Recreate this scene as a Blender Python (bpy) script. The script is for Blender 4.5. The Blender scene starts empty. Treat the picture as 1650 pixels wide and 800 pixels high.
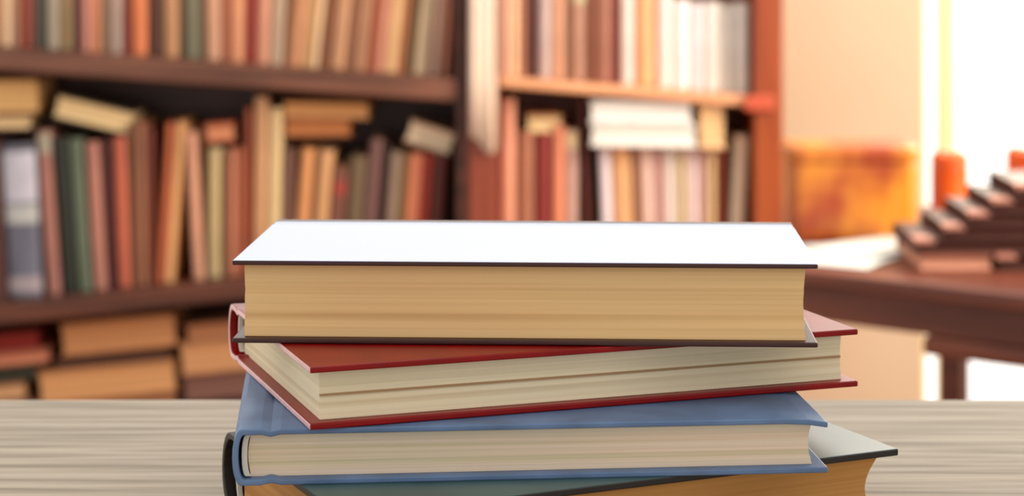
import bpy, bmesh, math, random
from mathutils import Vector, Matrix
random.seed(7)
S = bpy.context.scene
C = S.collection
PI = math.pi

# ------------------------------------------------------------------ camera, world, lights, exposure
CAM_Z = 1.16          # camera height above the floor (table top is at 0.90)
F = 3430.0            # focal length in pixels of a 1650 wide frame
HOR = -116.0          # image row of the horizon
cd = bpy.data.cameras.new('camera')
cam = bpy.data.objects.new('camera', cd); C.objects.link(cam); S.camera = cam
cam.location = (0, 0, CAM_Z); cam.rotation_euler = (PI/2, 0, 0)
cd.sensor_width = 36.0; cd.lens = F/1650*36.0
cd.shift_y = -(400-HOR)/1650
cd.clip_start = .02; cd.clip_end = 60
cd.dof.use_dof = True; cd.dof.focus_distance = 0.90
SKY_ROOM, SKY_GARDEN = 1.0, 2.2
APERTURE = 0.0075     # metres
cd.dof.aperture_fstop = cd.lens/1000/APERTURE

w = bpy.data.worlds.new('sky'); S.world = w; w.use_nodes = True
bg = w.node_tree.nodes['Background']
wn = w.node_tree.nodes; wl = w.node_tree.links
wtc = wn.new('ShaderNodeTexCoord'); wsp = wn.new('ShaderNodeSeparateXYZ'); wmr = wn.new('ShaderNodeMapRange')
wl.new(wtc.outputs['Generated'], wsp.inputs[0]); wl.new(wsp.outputs['Y'], wmr.inputs[0])
wmr.inputs['From Min'].default_value = .1; wmr.inputs['From Max'].default_value = .9
wmr.inputs['To Min'].default_value = SKY_ROOM; wmr.inputs['To Max'].default_value = SKY_GARDEN
wl.new(wmr.outputs[0], bg.inputs[1])      # an overcast sky, bright on the garden side
bg.inputs[0].default_value = (1, .96, .90, 1)

def area(name, loc, target, size, size_y, power, color):
    d = bpy.data.lights.new(name, 'AREA'); d.shape = 'RECTANGLE'; d.size = size; d.size_y = size_y
    d.energy = power; d.color = color
    o = bpy.data.objects.new(name, d); C.objects.link(o); o.location = loc
    o.rotation_euler = (Vector(target)-Vector(loc)).to_track_quat('-Z', 'Y').to_euler()
    return o
area('added_side_light', (1.9, 2.7, 1.8), (.45, 4.1, 1.1), 1.0, 1.4, 86, (1, .87, .74))  # added light from the right, brightens wall and right shelves; no window modelled there
area('garden_light', (1.5, 4.9, 1.7), (.4, 2.2, .7), 1.1, 1.6, 40, (1, .88, .70))
area('added_back_light', (.3, 3.7, 2.35), (0, 1.0, .95), 2.2, .7, 26, (1, .97, .94))  # added light high at the back, for grazing glare on the covers
S.view_settings.view_transform = 'Standard'; S.view_settings.look = 'None'
S.view_settings.exposure = 0.0; S.view_settings.gamma = 1; S.view_settings.use_curve_mapping = False

# ------------------------------------------------------------------ helpers
def X(px, Y): return (px-825.0)/F*Y
def Z(py, Y): return CAM_Z-(py-HOR)/F*Y

def lin(c):
    def g(v):
        v /= 255.0
        return v/12.92 if v <= .04045 else ((v+.055)/1.055)**2.4
    return (g(c[0]), g(c[1]), g(c[2]), 1)

_m = {}
def mat(key, c, rough=.6, kind='plain', c2=None, scale=(1, 1, 1), amount=.5, bump=0.0, spec=.5, coat=0, lo=.35, hi=.65):
    if key in _m: return _m[key]
    m = bpy.data.materials.new(key); m.use_nodes = True
    nt = m.node_tree; N = nt.nodes; b = N['Principled BSDF']
    b.inputs['Roughness'].default_value = rough
    b.inputs['Specular IOR Level'].default_value = spec
    b.inputs['Coat Weight'].default_value = coat
    b.inputs['Coat Roughness'].default_value = .12
    tc = N.new('ShaderNodeTexCoord'); mp = N.new('ShaderNodeMapping')
    nt.links.new(tc.outputs['Object'], mp.inputs[0]); mp.inputs['Scale'].default_value = scale
    no = N.new('ShaderNodeTexNoise'); no.inputs['Scale'].default_value = 1; no.inputs['Detail'].default_value = 4
    nt.links.new(mp.outputs[0], no.inputs[0])
    r = N.new('ShaderNodeValToRGB')
    r.color_ramp.elements[0].position = lo; r.color_ramp.elements[1].position = hi
    a = lin(c); bcol = lin(c2) if c2 else tuple(min(1, v*(1-amount*.35)) for v in a[:3])+(1,)
    r.color_ramp.elements[0].color = bcol; r.color_ramp.elements[1].color = a
    nt.links.new(no.outputs[0], r.inputs[0]); nt.links.new(r.outputs[0], b.inputs['Base Color'])
    if bump:
        bp = N.new('ShaderNodeBump'); bp.inputs['Strength'].default_value = bump; bp.inputs['Distance'].default_value = .002
        nt.links.new(no.outputs[0], bp.inputs['Height']); nt.links.new(bp.outputs[0], b.inputs['Normal'])
    _m[key] = m
    return m

def pages(key, c, c2, c3, fine=900, coarse=150, line=None):
    """page edges: thin leaves and thicker signatures running round the block, by height"""
    if key in _m: return _m[key]
    m = bpy.data.materials.new(key); m.use_nodes = True
    nt = m.node_tree; N = nt.nodes; L = nt.links; b = N['Principled BSDF']
    b.inputs['Roughness'].default_value = .75; b.inputs['Specular IOR Level'].default_value = .25
    tc = N.new('ShaderNodeTexCoord')
    def noise(sx, sz, det):
        mp = N.new('ShaderNodeMapping'); mp.inputs['Scale'].default_value = (sx, sx, sz)
        L.new(tc.outputs['Object'], mp.inputs[0])
        n = N.new('ShaderNodeTexNoise'); n.inputs['Scale'].default_value = 1; n.inputs['Detail'].default_value = det
        L.new(mp.outputs[0], n.inputs[0]); return n
    n1 = noise(1.2, coarse, 2); n2 = noise(3, fine, 3)
    r = N.new('ShaderNodeValToRGB'); r.color_ramp.elements[0].position = .34; r.color_ramp.elements[1].position = .62
    r.color_ramp.elements[0].color = lin(c2); r.color_ramp.elements[1].color = lin(c)
    e = r.color_ramp.elements.new(.45); e.color = lin(c3)
    L.new(n1.outputs[0], r.inputs[0])
    r2 = N.new('ShaderNodeValToRGB'); r2.color_ramp.elements[0].position = .3; r2.color_ramp.elements[1].position = .6
    r2.color_ramp.elements[0].color = (.88, .87, .84, 1); r2.color_ramp.elements[1].color = (1, 1, 1, 1)
    L.new(n2.outputs[0], r2.inputs[0])
    mx = N.new('ShaderNodeMixRGB'); mx.blend_type = 'MULTIPLY'; mx.inputs[0].default_value = 1
    L.new(r.outputs[0], mx.inputs[1]); L.new(r2.outputs[0], mx.inputs[2])
    L.new(mx.outputs[0], b.inputs['Base Color'])
    bp = N.new('ShaderNodeBump'); bp.inputs['Strength'].default_value = .25; bp.inputs['Distance'].default_value = .0006
    L.new(n2.outputs[0], bp.inputs['Height']); L.new(bp.outputs[0], b.inputs['Normal'])
    _m[key] = m
    return m

def obj(name, bm, mats, parent=None, bevel=0, segs=2, smooth=False):
    bmesh.ops.recalc_face_normals(bm, faces=bm.faces)
    me = bpy.data.meshes.new(name); bm.to_mesh(me); bm.free()
    if not isinstance(mats, (list, tuple)): mats = [mats]
    for m in mats: me.materials.append(m)
    o = bpy.data.objects.new(name, me); C.objects.link(o)
    if parent: o.parent = parent
    if bevel:
        b = o.modifiers.new('bevel', 'BEVEL'); b.width = bevel; b.segments = segs
        b.limit_method = 'ANGLE'; b.angle_limit = math.radians(40)
    if smooth:
        for p in me.polygons: p.use_smooth = True
    return o

def empty(name, loc, rot=(0, 0, 0)):
    o = bpy.data.objects.new(name, None); C.objects.link(o); o.location = loc; o.rotation_euler = rot
    o.empty_display_size = .05
    return o

def tag(o, label, cat, group=None):
    o['label'] = label; o['category'] = cat
    if group: o['group'] = group
    return o

def box(bm, x0, x1, y0, y1, z0, z1, mi=0):
    vs = [bm.verts.new((x, y, z)) for z in (z0, z1) for y in (y0, y1) for x in (x0, x1)]
    for f in ((0, 1, 3, 2), (4, 6, 7, 5), (0, 4, 5, 1), (1, 5, 7, 3), (3, 7, 6, 2), (2, 6, 4, 0)):
        fc = bm.faces.new([vs[i] for i in f]); fc.material_index = mi
    return bm

def cover_bm(L, D, H, t, bulge, mi_end=0, mi_top=0, droop=0):
    """book case in one piece: two boards joined by a rounded spine with hinge grooves.
    local X runs along the spine, fore edge at y=0, spine at y=D, z is the thickness"""
    n = 10
    g = min(.0009, t*.4)
    outer = [(0, 0), (.008, 0), (.018, 0), (D-.016, 0), (D-.012, g), (D-.008, 0)]
    inner = [(0, t), (.008, t), (.018, t), (D-.016, t), (D-.012, t+g), (D-.008, t)]
    for k in range(n+1):
        a = -PI/2+PI*k/n
        outer.append((D+bulge*math.cos(a), H/2+H/2*math.sin(a)))
        inner.append((D-t*.5+(bulge-t*.5)*math.cos(a), H/2+(H/2-t)*math.sin(a)))
    outer += [(D-.008, H), (D-.012, H-g), (D-.016, H), (.018, H), (.008, H-droop*.3), (0, H-droop)]
    inner += [(D-.008, H-t), (D-.012, H-t-g), (D-.016, H-t), (.018, H-t), (.008, H-t-droop*.3), (0, H-t-droop)]
    bm = bmesh.new()
    A = [[bm.verts.new((x, y, z)) for y, z in path] for x in (0, L) for path in (outer, inner)]
    o0, i0, o1, i1 = A
    for k in range(len(outer)-1):
        f = bm.faces.new((o0[k], o0[k+1], o1[k+1], o1[k]))
        if k >= len(outer)-6: f.material_index = mi_top
        bm.faces.new((i0[k], i1[k], i1[k+1], i0[k+1]))
        f = bm.faces.new((o0[k], i0[k], i0[k+1], o0[k+1])); f.material_index = mi_end
        bm.faces.new((o1[k], o1[k+1], i1[k+1], i1[k]))
    bm.faces.new((o0[0], o1[0], i1[0], i0[0])); bm.faces.new((o0[-1], i0[-1], i1[-1], o1[-1]))
    return bm

def block_bm(L, D, H, t, inset, concave=.0, end0=.0, end1=.0, n=14, back=.003, wob=0.0):
    """the paper inside: fore edge hollowed by `concave`, ends hollowed by end0 / end1"""
    bm = bmesh.new(); rings = []
    for k in range(n+1):
        s = k/n; z = t+(H-2*t)*s; h = math.sin(PI*s)
        j = (math.sin(k*2.3)*.5+math.sin(k*5.1)*.5)*wob
        rings.append([bm.verts.new(p) for p in ((inset+end0*h+j, inset+concave*h+j, z), (L-inset-end1*h+j, inset+concave*h+j, z),
                                                 (L-inset-end1*h+j, D-back+.8*concave*h, z), (inset+end0*h+j, D-back+.8*concave*h, z))])
    for k in range(n):
        for i in range(4):
            bm.faces.new((rings[k][i], rings[k][(i+1) % 4], rings[k+1][(i+1) % 4], rings[k+1][i]))
    bm.faces.new(rings[0][::-1]); bm.faces.new(rings[-1])
    return bm

# ------------------------------------------------------------------ materials
WOODDARK = mat('mahogany_dark', (84, 44, 30), .45, c2=(56, 28, 18), scale=(3, 3, 40), bump=.1)
WOODSHELF = mat('mahogany_shelf', (132, 84, 64), .4, c2=(84, 50, 36), scale=(3, 20, 30), bump=.1)
WOODPALE = mat('pale_shelf_wood', (240, 180, 135), .45, c2=(220, 150, 105), scale=(3, 20, 30), bump=.1)
WOODRED = mat('orange_brown_wood', (160, 76, 34), .4, c2=(128, 50, 22), scale=(18, 18, 2), bump=.1)
DESKW = mat('desk_wood', (120, 62, 40), .4, c2=(88, 40, 26), scale=(3, 25, 25), bump=.1)
WALLM = mat('cream_wall', (200, 178, 150), .85, c2=(196, 173, 144), scale=(3, 3, 3))
FLOORM = mat('floor_wood', (170, 110, 60), .4, c2=(130, 80, 45), scale=(1.5, 12, 1))
FRAMEM = mat('window_paint', (248, 226, 170), .5)
PAPERC = pages('shelf_pages', (236, 206, 162), (190, 150, 105), (220, 185, 140), 300, 60)

# ------------------------------------------------------------------ room shell
def struct(name, bm, m, parent=None, bevel=0):
    o = obj(name, bm, m, parent, bevel)
    if not parent: o['kind'] = 'structure'
    return o
WY = 4.34
struct('floor', box(bmesh.new(), -2.2, 2.6, .0, WY+.1, -.05, 0), FLOORM)
wx0, wx1, wz0, wz1 = X(1486, WY), 1.75, .12, 1.9
bm = bmesh.new()
box(bm, -2.2, wx0, WY, WY+.1, 0, 2.05); box(bm, wx1, 2.6, WY, WY+.1, 0, 2.05)
box(bm, wx0, wx1, WY, WY+.1, 0, wz0); box(bm, wx0, wx1, WY, WY+.1, wz1, 2.05)
struct('wall_back', bm, WALLM)
wf = empty('window_1', (0, 0, 0)); wf['kind'] = 'structure'
bm = bmesh.new()
box(bm, wx0, wx0+.012, WY+.02, WY+.07, wz0, wz1); box(bm, wx1-.04, wx1, WY+.02, WY+.07, wz0, wz1)
box(bm, wx0+.012, wx1-.04, WY+.02, WY+.07, wz0, wz0+.04); box(bm, wx0+.012, wx1-.04, WY+.02, WY+.07, wz1-.04, wz1)
obj('window_frame', bm, FRAMEM, wf, .003)
obj('mullion', box(bmesh.new(), X(1517, WY), X(1543, WY), WY+.01, WY+.06, wz0+.04, wz1-.04), FRAMEM, wf, .006)
gm = bpy.data.materials.new('window_glass'); gm.use_nodes = True
nt = gm.node_tree; gb = nt.nodes['Principled BSDF']; nt.nodes.remove(gb)
tr = nt.nodes.new('ShaderNodeBsdfTransparent'); gl = nt.nodes.new('ShaderNodeBsdfGlossy'); mxs = nt.nodes.new('ShaderNodeMixShader')
gl.inputs['Roughness'].default_value = .02; mxs.inputs[0].default_value = .06
nt.links.new(tr.outputs[0], mxs.inputs[1]); nt.links.new(gl.outputs[0], mxs.inputs[2])
nt.links.new(mxs.outputs[0], nt.nodes['Material Output'].inputs[0])
obj('glass_pane', box(bmesh.new(), wx0+.012, wx1-.04, WY+.042, WY+.046, wz0+.04, wz1-.04), gm, wf)

# ------------------------------------------------------------------ near table
TZ = .8990
TW = mat('grey_beige_table_wood', (168, 156, 140), .7, c2=(128, 117, 102), scale=(7, 150, 40), bump=.3, spec=.2, lo=.33, hi=.6)
tb = empty('wooden_table', (0, .78, 0)); tag(tb, 'pale grey-beige wooden table under the stack of four books', 'table')
tt = obj('tabletop', box(bmesh.new(), -1.0, 1.0, -.45, 1.178-.78, TZ-.035, TZ), TW, tb, .002)
for sx in (-.92, .92):
    for sy in (-.38, .33):
        obj('leg', box(bmesh.new(), sx-.035, sx+.035, sy-.035, sy+.035, 0, TZ-.036), TW, tb, .003)
bm = bmesh.new(); box(bm, -.88, .88, .30, .32, TZ-.11, TZ-.036); box(bm, -.88, .88, -.37, -.35, TZ-.11, TZ-.036)
obj('apron', bm, TW, tb)

# ------------------------------------------------------------------ the four books of the stack
def hero(kind_label, loc, deg, L, D, H, t, cov, pg, concave=.002, end0=0, end1=0, bulge=.008, inset=.0045,
         mi_end=0, mi_top=0, band=None, droop=0):
    r = empty('hardcover_book', loc, (0, 0, math.radians(deg)))
    tag(r, kind_label, 'book', 'hardcover books stacked on the table')
    obj('cover', cover_bm(L, D, H, t, bulge, mi_end, mi_top, droop), cov, r, .0006, 2)
    obj('page_block', block_bm(L, D, H, t+.0001, inset, concave, end0, end1, back=.004, wob=.00012), pg, r, 0)
    if band:
        for x0, x1 in ((inset-.002, inset), (L-inset, L-inset+.002)):
            b2 = bmesh.new(); n = 8; pts = []
            for k in range(n+1):
                a = -PI/2+PI*k/n
                pts.append((D-.004+(bulge*.45)*math.cos(a), H/2+(H/2-t*1.3)*math.sin(a)))
            q = [[b2.verts.new((x, y+dy, z)) for y, z in pts] for x in (x0, x1) for dy in (0, .0022)]
            for k in range(n):
                b2.faces.new((q[0][k], q[0][k+1], q[1][k+1], q[1][k])); b2.faces.new((q[2][k], q[3][k], q[3][k+1], q[2][k+1]))
                b2.faces.new((q[0][k], q[2][k], q[2][k+1], q[0][k+1])); b2.faces.new((q[1][k], q[1][k+1], q[3][k+1], q[3][k]))
            obj('headband', b2, band, r)
    return r
MAROON = mat('maroon_cloth', (62, 24, 22), .5, scale=(60, 60, 60))
GLAREC = mat('white_cover_glare', (176, 187, 214), .45, scale=(8, 8, 8), amount=.05)  # glare on the top board, painted in as its white colour
REDC = mat('red_cloth', (142, 2, 4), .34, c2=(126, 2, 3), scale=(50, 50, 50), spec=.3)
PINKHL = mat('pink_edge_highlight', (238, 190, 190), .5, scale=(50, 50, 50))  # highlight along the red boards' left ends, painted as pale pink
BLUEC = mat('blue_cloth', (98, 126, 166), .5, c2=(84, 108, 144), scale=(40, 40, 40))
TEALC = mat('grey_green_cover', (64, 94, 94), .36, c2=(54, 82, 82), scale=(30, 30, 30))
BLACKC = mat('black_binding', (34, 26, 24), .45, c2=(24, 18, 16), scale=(50, 50, 50))
BANDW = mat('white_headband', (232, 226, 214), .7)
PT = pages('tan_pages', (238, 200, 146), (216, 174, 120), (232, 192, 138), 700, 130)
PR = pages('cream_pages', (238, 226, 196), (222, 204, 170), (234, 220, 188), 900, 170)
PB = pages('ivory_pages', (240, 226, 204), (218, 204, 168), (236, 212, 188), 900, 190)
PG = pages('brown_pages', (206, 150, 86), (180, 124, 66), (198, 142, 80), 700, 120)

hero('thick hardcover with white painted-glare top board, maroon edges and tan pages, topmost of the stack',
     (-.1189, .9040, .9836), -2.4, .2476, .127, .0352, .0021, [MAROON, GLAREC], PT, .0012, 0, .0010, .006, .0046, 0, 1)
rb = hero('red hardcover with cream pages and painted pale edge highlights, turned askew under the topmost book',
     (-.0812, .8550, .9580), 19.3, .2475, .153, .0254, .0026, [REDC, PINKHL], PR, .0012, 0, 0, .007, .0055, 1, 0, BANDW)
# the red book's page block is split by a darker ribbon-like gathering half way up
bm = bmesh.new()
box(bm, .0056, .2475-.0056, .0058, .12, .0121, .0129)
obj('page_divider', bm, mat('brown_divider', (176, 140, 98), .7), rb)
hero('blue hardcover with ivory pages lying third from the top, under the red book',
     (-.1112+.2425*math.cos(math.radians(5)), .857+.2425*math.sin(math.radians(5)), .9350), 95, .15, .2405, .0228, .0024,
     BLUEC, PB, .0016, 0, 0, .0035, .0055, 0, 0, BANDW, .0018)
hero('thick grey-green topped book with black spine and brown pages, bottom of the stack',
     (-.0642, .8137, TZ+.0002), 24.5, .254, .149, .0358, .0030, [BLACKC, TEALC], PG, .002, 0, .006, .012, .006, 0, 1, BANDW)

# ------------------------------------------------------------------ bookcases
BY = 4.0           # plane of the shelf fronts
FYB = 4.055        # plane of the book spines
BD = .29
class Shelf:
    """a board whose front top edge runs through (0,y0) with slope m in the photograph"""
    def __init__(s, y0, m): s.y0, s.m = y0, m
    def z(s, x): return Z(s.y0+s.m*(825+x/BY*F), BY)
def board(name, sh, px0, px1, thick, m, parent):
    x0, x1 = X(px0, BY), X(px1, BY); bm = bmesh.new(); t = thick/F*BY
    vs = [bm.verts.new((x, y, sh.z(x)+dz)) for dz in (-t, 0) for y in (BY, BY+BD-.012) for x in (x0, x1)]
    for f in ((0, 1, 3, 2), (4, 6, 7, 5), (0, 4, 5, 1), (1, 5, 7, 3), (3, 7, 6, 2), (2, 6, 4, 0)):
        bm.faces.new([vs[i] for i in f])
    return obj(name, bm, m, parent, .004)

SH_UL = Shelf(78, .068); SH_LL = Shelf(492, -.105); SH_BL = Shelf(697.5, -.10)
SH_UR = Shelf(62, .078); SH_LR = Shelf(432, 0.0); SH_BR = Shelf(760, 0)
b1 = empty('bookcase', (0, 0, 0)); tag(b1, 'dark mahogany bookcase filling the left of the room, shelves packed with old books', 'bookcase', 'bookcases along the back wall')
lx0, lx1 = X(-200, BY), X(752, BY)
obj('side_panel', box(bmesh.new(), X(736, BY), lx1, BY-.005, BY+BD, 0, 1.58), WOODDARK, b1, .003)
obj('side_panel', box(bmesh.new(), lx0-.03, lx0, BY-.005, BY+BD, 0, 1.58), WOODDARK, b1, .003)
obj('back_panel', box(bmesh.new(), lx0, X(736, BY), BY+BD-.011, BY+BD, 0, 1.58), WOODDARK, b1)
obj('top_board', box(bmesh.new(), lx0-.03, lx1, BY-.01, BY+BD, 1.581, 1.61), WOODDARK, b1, .003)
board('shelf_board', SH_UL, -199.5, 735.5, 36, WOODSHELF, b1)
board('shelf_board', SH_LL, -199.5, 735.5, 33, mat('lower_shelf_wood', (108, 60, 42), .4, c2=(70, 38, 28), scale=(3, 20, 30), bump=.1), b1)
board('shelf_board', SH_BL, -199.5, 735.5, 26, WOODSHELF, b1)
b2 = empty('bookcase', (0, 0, 0)); tag(b2, 'orange-brown bookcase beside the cream wall, its books brightly lit', 'bookcase', 'bookcases along the back wall')
rx0, rx1 = X(753, BY), X(1262, BY)
obj('pilaster', box(bmesh.new(), rx0, X(804, BY), BY-.012, BY+BD, 0, 1.58), mat('red_brown_pilaster', (150, 72, 48), .35, c2=(110, 44, 28), scale=(30, 30, 2)), b2, .012, 4)
obj('side_panel', box(bmesh.new(), X(1216, BY), rx1, BY-.005, BY+BD, 0, 1.58), WOODRED, b2, .004)
obj('back_panel', box(bmesh.new(), X(804.5, BY), X(1215.5, BY), BY+BD-.011, BY+BD, 0, 1.58), WOODRED, b2)
obj('top_board', box(bmesh.new(), rx0, rx1, BY-.01, BY+BD, 1.581, 1.61), WOODRED, b2, .003)
board('shelf_board', SH_UR, 804.5, 1215.5, 16, WOODPALE, b2)
board('shelf_board', SH_LR, 804.5, 1215.5, 22, WOODPALE, b2)
board('shelf_board', SH_BR, 804.5, 1215.5, 22, WOODPALE, b2)
obj('shelf_cleat', box(bmesh.new(), X(1198, BY), X(1246, BY), BY-.016, BY-.0055, Z(178, BY), Z(153, BY)), mat('red_cleat', (206, 92, 62), .4), b2, .003)

# added pale strip, standing in for bright sheen on the pilaster's upper front
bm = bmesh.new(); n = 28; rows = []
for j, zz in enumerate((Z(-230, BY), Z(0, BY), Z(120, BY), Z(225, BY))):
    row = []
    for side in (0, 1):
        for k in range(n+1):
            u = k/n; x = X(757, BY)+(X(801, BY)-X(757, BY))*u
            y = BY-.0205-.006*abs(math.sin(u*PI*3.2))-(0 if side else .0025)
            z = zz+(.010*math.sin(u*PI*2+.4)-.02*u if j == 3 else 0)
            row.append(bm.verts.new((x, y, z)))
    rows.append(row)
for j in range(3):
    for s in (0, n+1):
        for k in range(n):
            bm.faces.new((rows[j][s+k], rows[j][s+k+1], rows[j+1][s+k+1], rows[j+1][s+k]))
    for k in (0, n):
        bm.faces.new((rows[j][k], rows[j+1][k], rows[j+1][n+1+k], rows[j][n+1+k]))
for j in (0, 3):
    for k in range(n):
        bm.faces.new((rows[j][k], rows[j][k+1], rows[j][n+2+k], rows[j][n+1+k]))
o = obj('sheen_strip', bm, mat('cream_sheen', (248, 226, 208), .8, c2=(232, 206, 180), scale=(60, 60, 3)), smooth=True)
tag(o, 'narrow cream strip added as sheen on the post between the two bookcases', 'cloth')  # no real cloth, the strip stands in for sheen on the pilaster

# ------------------------------------------------------------------ shelf books
def stand_book(x0, x1, lean, hpx, col, sh, where, name, label, group, Y=FYB, caps=None, depth=.17):
    """a standing book, spine to the room"""
    wpx = x1-x0-.8
    wd = wpx/F*Y; hh = hpx/F*Y; t = min(.0028, wd*.16)
    ang = math.atan(lean)
    xl, xr = X(x0+.4, Y), X(x1-.4, Y)
    dz = math.tan(ang)
    if lean >= sh.m: px_, z_ = xr, sh.z(xr); off = wd
    else: px_, z_ = xl, sh.z(xl); off = 0
    r = empty(name, (0, 0, 0))
    # local: x width, z height; origin at lower-left corner of the book
    M = Matrix.Translation((px_, Y, z_+.0006)) @ Matrix.Rotation(ang, 4, 'Y') @ Matrix.Translation((-off, 0, 0))
    r.matrix_world = M
    tag(r, label, 'book', group)
    key = 'cloth_%d_%d_%d' % col
    m = mat(key, col, .5, scale=(30, 30, 6), amount=.7)
    cb = cover_bm(hh, depth, wd, t, min(.012, wd*.35))
    # turn: spine axis (x) -> z, y(fore..spine) -> -y, thickness z -> x
    R = Matrix(((0, 0, 1, 0), (0, -1, 0, depth+min(.012, wd*.35)), (1, 0, 0, 0), (0, 0, 0, 1)))
    bmesh.ops.transform(cb, matrix=R, verts=cb.verts)
    obj('cover', cb, m, r)
    pb = block_bm(hh, depth, wd, t+.0001, .004, .001, n=3)
    bmesh.ops.transform(pb, matrix=R, verts=pb.verts)
    obj('page_block', pb, PAPERC, r)
    if caps:
        for (a, b, cc) in caps:
            s = bmesh.new(); n = 8; q = []
            for zz in (hh*a, hh*b):
                for rr in (.0006, -.0004):
                    row = []
                    for k in range(n+1):
                        th = PI*(k+.6)/(n+1.2)
                        row.append(s.verts.new((wd/2-(wd/2+rr)*math.cos(th), min(.012, wd*.35)*(1-math.sin(th))-rr, zz)))
                    q.append(row)
            for k in range(n):
                s.faces.new((q[0][k], q[0][k+1], q[2][k+1], q[2][k])); s.faces.new((q[1][k], q[3][k], q[3][k+1], q[1][k+1]))
                s.faces.new((q[0][k], q[1][k], q[1][k+1], q[0][k+1])); s.faces.new((q[2][k], q[2][k+1], q[3][k+1], q[3][k]))
            s.faces.new((q[0][0], q[2][0], q[3][0], q[1][0])); s.faces.new((q[0][n], q[1][n], q[3][n], q[2][n]))
            obj('spine_label', s, mat('label_%d_%d_%d' % cc, cc, .5, scale=(20, 20, 20)), r)
    return r

def row(books, sh, where, group):
    for i, b in enumerate(books):
        x0, x1, lean, h, col, desc = b[:6]; caps = b[6] if len(b) > 6 else None
        pv = books[i-1][5] if i else None; nx = books[i+1][5] if i+1 < len(books) else None
        if pv and nx: label = '%s book, %s, between %s and %s ones' % (desc, where, pv, nx)
        elif nx: label = '%s book at left end of row, %s, beside %s one' % (desc, where, nx)
        else: label = '%s book at right end of row, %s, beside %s one' % (desc, where, pv)
        stand_book(x0, x1, lean, h, col, sh, where, 'shelf_book', label, group, caps=caps)

UL = [(-30, -2, 0, 250, (190, 120, 80), 'brown'), (0, 18, 0, 250, (240, 200, 158), 'cream'), (18, 30, 0, 240, (178, 130, 104), 'dusty tan'), (30, 50, 0, 255, (150, 62, 36), 'brick red'),
      (50, 60, 0, 240, (118, 74, 62), 'mauve brown'), (60, 73, 0, 250, (48, 62, 44), 'dark green'), (73, 96, 0, 260, (172, 156, 136), 'grey taupe'),
      (96, 118, 0, 240, (150, 122, 82), 'olive tan'), (118, 131, 0, 250, (86, 32, 24), 'dark maroon'), (131, 146, 0, 240, (208, 140, 122), 'dusty pink'),
      (146, 161, 0, 240, (216, 138, 98), 'orange tan'), (161, 178, 0, 250, (138, 108, 80), 'olive brown'), (178, 197, 0, 245, (186, 160, 146), 'pale grey'),
      (197, 210, 0, 255, (122, 34, 22), 'deep red'), (210, 238, 0, 250, (228, 130, 80), 'bright orange'), (238, 262, 0, 260, (78, 38, 20), 'dark brown'),
      (262, 290, 0, 245, (200, 146, 102), 'tan'), (290, 298, 0, 250, (88, 68, 40), 'thin olive'), (298, 322, 0, 255, (126, 122, 98), 'grey green'),
      (322, 330, 0, 240, (108, 82, 52), 'thin khaki'), (330, 356, 0, 250, (214, 160, 128), 'peach'), (356, 374, .005, 240, (170, 98, 66), 'rust brown'),
      (374, 392, .01, 245, (238, 164, 120), 'light orange'), (392, 413, .015, 255, (144, 40, 24), 'crimson'), (413, 433, .03, 240, (224, 156, 124), 'salmon'),
      (433, 455, .05, 235, (192, 164, 136), 'grey beige'), (458, 468, .08, 230, (176, 120, 82), 'thin brown'), (468, 486, .10, 240, (220, 156, 112), 'apricot'),
      (486, 500, .11, 235, (204, 156, 104), 'golden tan'), (500, 512, .11, 240, (236, 196, 152), 'pale beige'), (512, 530, .11, 235, (128, 76, 44), 'chocolate'),
      (530, 556, .11, 240, (206, 152, 112), 'sandy'), (556, 567, .11, 230, (150, 98, 68), 'nut brown'), (567, 590, .11, 240, (184, 132, 98), 'light brown'),
      (590, 602, .11, 235, (170, 84, 50), 'russet'), (602, 619, .11, 240, (218, 148, 120), 'rose tan'), (619, 640, .11, 235, (246, 196, 138), 'light gold'),
      (640, 650, .11, 240, (196, 120, 80), 'copper'), (650, 664, .11, 230, (116, 86, 46), 'dark olive'), (664, 688, .11, 150, (234, 204, 164), 'wide beige'),
      (692, 707, .085, 150, (220, 174, 152), 'pink beige'), (711, 721, .06, 145, (206, 136, 106), 'terracotta'), (724.5, 730, .045, 125, (146, 76, 52), 'reddish brown')]
row(UL, SH_UL, 'upper left shelf', 'books standing on the upper left shelf')
UR = [(806, 822, 0, 250, (242, 190, 160), 'peach pink'), (822, 836, 0, 250, (250, 212, 164), 'cream gold'), (836, 846, 0, 240, (206, 140, 108), 'thin terracotta'),
      (847, 867, 0, 255, (84, 36, 22), 'dark brown'), (868, 888, 0, 245, (212, 188, 180), 'lilac grey'), (888, 911, 0, 250, (220, 162, 126), 'rosy tan'),
      (912, 921, 0, 240, (160, 110, 84), 'thin brown'), (922, 943, 0, 250, (194, 144, 118), 'green-topped tan', [(.5, .8, (206, 196, 150))]), (944, 965, 0, 245, (132, 72, 46), 'red brown'),
      (966, 984, 0, 250, (184, 124, 102), 'mauve'), (984, 998, 0, 240, (120, 42, 22), 'dark red'), (1000, 1022, 0, 250, (250, 228, 216), 'pink white'),
      (1024, 1056, 0, 245, (246, 178, 124), 'wide orange'), (1059, 1084, 0, 150, (252, 232, 222), 'blush white'), (1085, 1113, 0, 143, (252, 244, 240), 'pure white'),
      (1114, 1134, 0, 140, (240, 230, 232), 'greyish white'), (1135, 1163, 0, 143, (253, 246, 236), 'creamy white'), (1164, 1184, 0, 140, (238, 234, 222), 'off-white'),
      (1184, 1208, .0, 145, (253, 252, 242), 'bright white')]
row(UR, SH_UR, 'upper right shelf', 'books standing on the upper right shelf')
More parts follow.
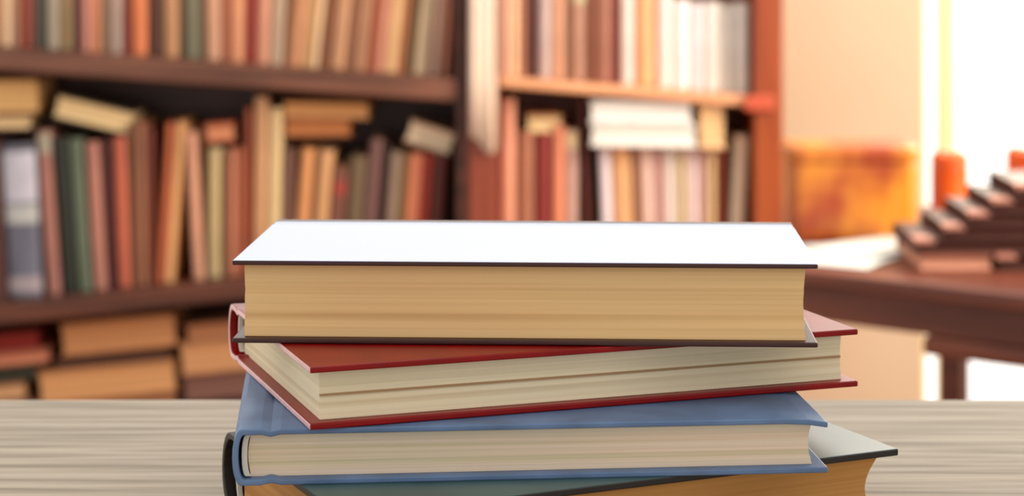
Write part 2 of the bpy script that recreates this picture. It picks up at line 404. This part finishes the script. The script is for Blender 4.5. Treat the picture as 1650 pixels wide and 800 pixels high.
LL = [(-20, 10, -.05, 255, (84, 46, 38), 'dark maroon'), (13, 68, -.05, 246, (108, 110, 126), 'wide slate grey', [(.62, .95, (204, 202, 216)), (.48, .60, (190, 192, 190)), (.03, .13, (170, 156, 160))]), (76, 98, -.07, 264, (176, 118, 104), 'rose brown', [(.86, .985, (170, 160, 140))]),
      (101, 126, -.07, 250, (30, 36, 26), 'black green'), (127, 148, -.07, 246, (104, 116, 94), 'sage green'), (151, 173, -.06, 238, (194, 130, 112), 'faded pink'),
      (176, 191, -.05, 240, (80, 20, 20), 'very dark red'), (192, 211, -.04, 242, (214, 112, 82), 'coral'), (212, 224, -.03, 262, (128, 80, 52), 'umber'),
      (224, 238, -.02, 262, (166, 108, 76), 'cinnamon'), (238, 250, -.01, 250, (116, 50, 26), 'mahogany red'),
      (252, 265, .06, 258, (200, 104, 62), 'burnt orange'), (265, 279, .075, 258, (236, 176, 116), 'golden'),
      (311, 329, -.055, 238, (226, 164, 132), 'light pink'), (334, 357, 0, 208, (204, 180, 128), 'khaki beige'), (359, 366, 0, 200, (120, 72, 44), 'thin dark'),
      (366, 381, 0, 205, (196, 124, 94), 'dusky rose'), (381, 393, .0, 205, (176, 96, 62), 'brick brown'), (394, 406, .0, 268, (150, 68, 34), 'tall rust'),
      (407, 429, .01, 283, (216, 162, 116), 'tall tan'), (430, 452, .012, 262, (236, 204, 150), 'tall pale cream'), (453, 471, .02, 195, (122, 82, 68), 'dark rose'),
      (472, 495, .07, 192, (234, 162, 102), 'orange'), (496, 500, .07, 190, (140, 90, 56), 'slim brown'), (500, 524, .075, 186, (222, 166, 114), 'honey'),
      (526, 548, .08, 158, (132, 80, 64), 'brown with red top', [(.7, .85, (168, 70, 58))]), (550, 580, .08, 170, (118, 96, 70), 'olive drab'), (581, 602, .08, 196, (128, 88, 82), 'mauve grey'),
      (604, 613, .08, 190, (52, 22, 16), 'added slim black-brown shaded-gap'), (615, 636, .08, 172, (158, 132, 112), 'stone grey'), (637, 645, .08, 168, (150, 116, 62), 'slim ochre'),  # the slim black-brown book is added in place of a dark shaded gap
      (646, 670, .08, 166, (234, 140, 102), 'bright salmon'), (671, 686, .08, 164, (180, 62, 42), 'bright red'), (688, 712, .07, 162, (96, 36, 26), 'oxblood')]
row(LL, SH_LL, 'lower left shelf', 'books standing on the lower left shelf')
LR = [(806, 831, 0, 265, (248, 172, 138), 'salmon'), (833, 861, 0, 212, (182, 118, 88), 'brown'), (862, 889, 0, 210, (144, 48, 42), 'dark red'),
      (891, 910, 0, 222, (248, 156, 118), 'orange pink'), (912, 931, 0, 214, (216, 172, 156), 'rose grey', [(.86, .99, (246, 220, 170))]), (945, 955, -.05, 268, (92, 34, 18), 'tall dark brown'),
      (972, 990, -.04, 195, (246, 232, 236), 'lilac white'), (990, 1023, -.03, 192, (236, 178, 124), 'wide tan'), (1025, 1038, -.035, 192, (170, 120, 92), 'brown grey'),
      (1039, 1056, -.035, 193, (250, 212, 196), 'pale pink'), (1057, 1074, -.03, 192, (206, 158, 148), 'dull mauve'), (1075, 1089, -.02, 192, (254, 240, 228), 'warm white'),
      (1091, 1111, -.02, 192, (214, 190, 152), 'light khaki'), (1112, 1127, -.02, 192, (250, 222, 220), 'pinkish white'), (1128, 1142, -.01, 190, (214, 172, 154), 'light mauve'),
      (1143, 1154, 0, 190, (250, 214, 152), 'gold cream'), (1155, 1172, 0, 190, (130, 52, 26), 'chestnut'), (1174, 1199, .045, 205, (252, 230, 200), 'ivory')]
row(LR, SH_LR, 'lower right shelf', 'books standing on the lower right shelf')

# books lying flat
def lie_book(p, ang, wpx, hpx, cov, pg, label, group, Y=4.06, depth=.15, name='flat_book'):
    """p: lower-left corner in the photograph on the plane Y, fore edge to the room"""
    r = empty(name, (X(p[0], Y), Y, Z(p[1], Y)), (0, math.atan(ang), 0))
    tag(r, label, 'book', group)
    L, H = wpx/F*Y, hpx/F*Y; t = min(.004, H*.12)
    obj('cover', cover_bm(L, depth, H, t, .008), mat('cloth_%d_%d_%d' % cov, cov, .5, scale=(30, 30, 6), amount=.7), r, .001)
    key = 'pages_%d_%d_%d' % pg
    obj('page_block', block_bm(L, depth, H, t+.0001, .004, .003, n=6), pages(key, pg, tuple(int(v*.86) for v in pg), tuple(int(v*.94) for v in pg), 300, 90), r)
    return r
G1 = 'books lying across the tops of the lower left row'
lie_book((-60, 211), -.01, 108, 26, (90, 50, 34), (232, 200, 150), 'cream-paged brown book lying at far left over the slate grey book', G1)
lie_book((-60, 184), -.01, 122, 56, (160, 104, 60), (238, 190, 126), 'gold-paged book topmost of the pair lying at far left under the shelf', G1)
lie_book((83, 190), .235, 128, 40, (60, 50, 34), (246, 214, 160), 'large cream book lying tilted over the black green and sage green books', G1)
lie_book((330, 231), -.08, 50, 30, (190, 96, 66), (226, 150, 110), 'small orange book lying over the khaki beige book', G1, depth=.1)
lie_book((457, 222), -.01, 108, 30, (150, 86, 46), (196, 124, 74), 'brown-paged book lying flat under the golden tan one', G1)
lie_book((455, 191), .015, 140, 28, (190, 130, 84), (230, 168, 108), 'golden tan book lying flat just under the upper left shelf', G1)
lie_book((650, 228), .33, 78, 38, (200, 150, 120), (254, 230, 196), 'small cream book lying tilted over the bright salmon and bright red books', G1, depth=.12)
G2 = 'books lying on the lower right row'
lie_book((848, 216), .0, 58, 30, (220, 160, 110), (255, 226, 170), 'small cream book lying over the brown and dark red books', G2, depth=.12)
lie_book((951, 236), .015, 172, 36, (250, 246, 238), (255, 250, 240), 'wide white book lying on the lower right row, under another white one', G2, Y=4.02)
lie_book((950, 198), .015, 166, 36, (252, 250, 246), (255, 252, 246), 'wide white book lying topmost on the lower right row', G2, Y=4.02)
lie_book((1126, 240), .0, 44, 72, (248, 204, 160), (252, 206, 150), 'peach box-like book lying beside the white ones over the gold cream book', G2, Y=4.02)
G3 = 'books lying flat on the bottom left shelf'
A = -.10
lie_book((-70, 690), A, 130, 34, (100, 60, 40), (200, 150, 110), 'brown book at bottom of far left pile on the bottom shelf', G3)
lie_book((-70, 655), A, 112, 30, (120, 74, 50), (222, 170, 124), 'tan-paged book in far left pile, just above the table edge', G3)
lie_book((-70, 624), A, 132, 24, (44, 44, 34), (60, 58, 46), 'nearly black book in the far left pile under the red one', G3)
lie_book((-70, 599), A, 150, 22, (196, 120, 92), (214, 138, 106), 'pinkish book lying between the red and the black book at far left', G3)
lie_book((-70, 576), A, 134, 30, (140, 40, 32), (150, 46, 38), 'red book topmost of the far left pile on the bottom shelf', G3)
lie_book((64, 678), A, 222, 24, (120, 70, 44), (190, 130, 90), 'brown book at bottom of middle pile on the bottom shelf', G3)
lie_book((64, 653), A, 222, 52, (206, 140, 92), (226, 166, 112), 'thick tan-paged book lying just above the table edge', G3)
lie_book((86, 598), A, 190, 20, (70, 40, 28), (90, 58, 44), 'thin dark brown book added as the shadow band between two thick tan ones', G3)  # dark book added where only a shadow band lies under the upper tan one
lie_book((100, 575.5), A, 186, 52, (200, 132, 84), (218, 154, 104), 'thick tan-paged book topmost of the middle pile', G3)
lie_book((296, 650), A, 120, 42, (116, 74, 66), (140, 98, 86), 'mauve brown book low in the pile behind the stack', G3)
lie_book((292, 607), A, 130, 52, (196, 136, 92), (222, 162, 112), 'tan book in the pile just left of the red hardcover', G3)
lie_book((300, 553), A, 120, 28, (170, 110, 74), (196, 132, 92), 'light brown book topmost in the pile beside the stack', G3)

# ------------------------------------------------------------------ desk at the right
DZ = .68
dk = empty('writing_desk', (.259, 3.10, 0), (0, 0, -math.atan2(.2, .256)))
tag(dk, 'dark brown wooden desk standing at an angle under the window', 'desk')
DL, DD = 1.5, .78
obj('desktop', box(bmesh.new(), 0, DL, 0, DD, DZ-.022, DZ), DESKW, dk, .004)
bm = bmesh.new(); box(bm, .03, DL-.03, .03, .05, DZ-.075, DZ-.0225); box(bm, .03, DL-.03, DD-.05, DD-.03, DZ-.075, DZ-.0225)
box(bm, .03, .05, .05, DD-.05, DZ-.075, DZ-.0225); box(bm, DL-.05, DL-.03, .05, DD-.05, DZ-.075, DZ-.0225)
obj('apron', bm, DESKW, dk, .002)
d = obj('drawer', box(bmesh.new(), .36, 1.2, .024, .4, DZ-.102, DZ-.0755), DESKW, dk, .006)
bm = bmesh.new(); bmesh.ops.create_uvsphere(bm, u_segments=12, v_segments=8, radius=.011, matrix=Matrix.Translation((.78, .012, DZ-.090)))
obj('knob', bm, WOODDARK, d, smooth=True)
for lx in (.05, DL-.09):
    for ly in (.05, DD-.09):
        obj('leg', box(bmesh.new(), lx, lx+.04, ly, ly+.04, 0, DZ-.0755), DESKW, dk, .004)

def onz(px, py, z=DZ):
    Y = (CAM_Z-z)*F/(py-HOR); return X(px, Y), Y
def rbox(bm, x0, x1, y0, y1, z0, z1, r, segs=5):
    pts = []
    for cx, cy, a0 in ((x1-r, y0+r, -PI/2), (x1-r, y1-r, 0), (x0+r, y1-r, PI/2), (x0+r, y0+r, PI)):
        for k in range(segs+1):
            a = a0+PI/2*k/segs; pts.append((cx+r*math.cos(a), cy+r*math.sin(a)))
    lo = [bm.verts.new((x, y, z0)) for x, y in pts]; hi = [bm.verts.new((x, y, z1)) for x, y in pts]
    n = len(pts)
    for k in range(n): bm.faces.new((lo[k], lo[(k+1) % n], hi[(k+1) % n], hi[k]))
    bm.faces.new(lo[::-1]); bm.faces.new(hi)
    return bm
AMB = mat('amber_wood', (226, 142, 38), .4, c2=(164, 62, 12), scale=(9, 9, 6), lo=.42, hi=.62, coat=.3)
AMB2 = mat('red_amber', (236, 116, 30), .35, c2=(206, 76, 14), scale=(12, 12, 8), coat=.3)
x, y = onz(1272, 388)
r = empty('storage_box', (x, y, DZ+.0005), (0, 0, -.04)); tag(r, 'large amber orange wooden box with rounded corners standing on the desk by the bookcase', 'box')
ww = 208/F*y; hh = 150/F*y
obj('body', rbox(bmesh.new(), 0, ww, 0, .14, 0, hh*.82, .02), AMB, r, .003)
obj('lid', rbox(bmesh.new(), -.002, ww+.002, -.002, .142, hh*.82+.0005, hh, .022), AMB, r, .006, 3)
def canister(px0, px1, ytop, ybase, label):
    x0, y = onz(px0, ybase); x1 = X(px1, y); rad = (x1-x0)/2
    r = empty('canister', ((x0+x1)/2, y+rad, DZ+.0005)); tag(r, label, 'canister', 'orange canisters on the desk')
    h = (ybase-ytop)/F*y
    def lathe(prof):
        bm = bmesh.new(); n = 28; rg = [[bm.verts.new((p*math.cos(2*PI*k/n), p*math.sin(2*PI*k/n), z)) for k in range(n)] for p, z in prof]
        for a in range(len(rg)-1):
            for k in range(n): bm.faces.new((rg[a][k], rg[a][(k+1) % n], rg[a+1][(k+1) % n], rg[a+1][k]))
        bm.faces.new(rg[0][::-1]); bm.faces.new(rg[-1]); return bm
    obj('body', lathe([(rad*.9, 0), (rad, .006), (rad, h*.78), (rad*.94, h*.8)]), AMB2, r, smooth=False)
    obj('lid', lathe([(rad*.98, h*.805), (rad*1.01, h*.82), (rad*.98, h*.93), (rad*.7, h)]), AMB2, r, smooth=False)
canister(1506, 1566, 246, 362, 'smaller orange canister on the desk in front of the window mullion')
canister(1630, 1700, 240, 362, 'orange canister at the right edge of the photo, in front of the bright window')

# papers
def sheet(cx, cy, w_, d_, rot, z, label, k):
    bm = bmesh.new(); n = 8; g = [[bm.verts.new((w_*(i/n-.5), d_*(j/n-.5), .0016*math.sin(i*.9+k)*(j/n))) for i in range(n+1)] for j in range(n+1)]
    for j in range(n):
        for i in range(n): bm.faces.new((g[j][i], g[j][i+1], g[j+1][i+1], g[j+1][i]))
    o = obj('paper_sheet', bm, mat('white_paper', (236, 238, 228), .6), smooth=True)
    s = o.modifiers.new('thick', 'SOLIDIFY'); s.thickness = .0006; s.offset = 1
    o.location = (cx, cy, z); o.rotation_euler = (0, 0, rot); tag(o, label, 'paper', 'papers on the desk')
rz = -math.atan2(.2, .256)
sheet(.470, 3.10, .17, .17, rz+.1, DZ+.0022, 'white paper sheet on the desk nearest the stack of books', 0)
sheet(.545, 3.17, .13, .20, rz-.25, DZ+.0052, 'white paper sheet on the desk beside the pale pink-paged book', 1)

# stepped pile of dark ledgers
LED = (78, 38, 29)
def ledger(px, pyb, pxr, hpx, label, cov=LED, pg=(80, 40, 31), corner=True, name='ledger'):
    Y = 2.97
    r = lie_book((px, pyb), 0, pxr-px, hpx, cov, pg, label, 'ledgers in the stepped pile on the desk', Y=Y, depth=.17, name=name)
    if corner:
        L, H = (pxr-px)/F*Y, hpx/F*Y
        bm = bmesh.new()
        box(bm, -.001, .024, -.001, .03, H-.0022, H+.0008); box(bm, -.001, .028, -.001, .0012, H*.7, H-.0022)
        obj('corner_guard', bm, mat('pink_leather', (206, 140, 118), .6), r)
    return r
Y = 2.97; base = (CAM_Z-DZ)*F/Y+HOR
ledger(1481, base, 1602, 29, 'pale pink-paged book at the foot of the stepped pile, left of the dark one', (150, 86, 64), (240, 172, 142), False)
ledger(1606, base, 1760, 29, 'dark ledger at the foot of the stepped pile, beside the pink-paged book')
b = base-29.6
for k, (px, h, lab) in enumerate(((1474, 23, 'dark brown ledger second from the bottom in the stepped pile, longest to the left'),
                              (1522, 21, 'dark brown ledger in the middle of the stepped pile'),
                              (1562, 21, 'dark brown ledger second from the top of the stepped pile'),
                              (1600, 21, 'dark brown ledger topmost but one step left of the highest'),
                              (1638, 23, 'dark brown ledger highest in the stepped pile at the photo edge'))):
    ledger(px, b, 1770+4*k, h, lab); b -= h+.5

bpy.context.view_layer.update()
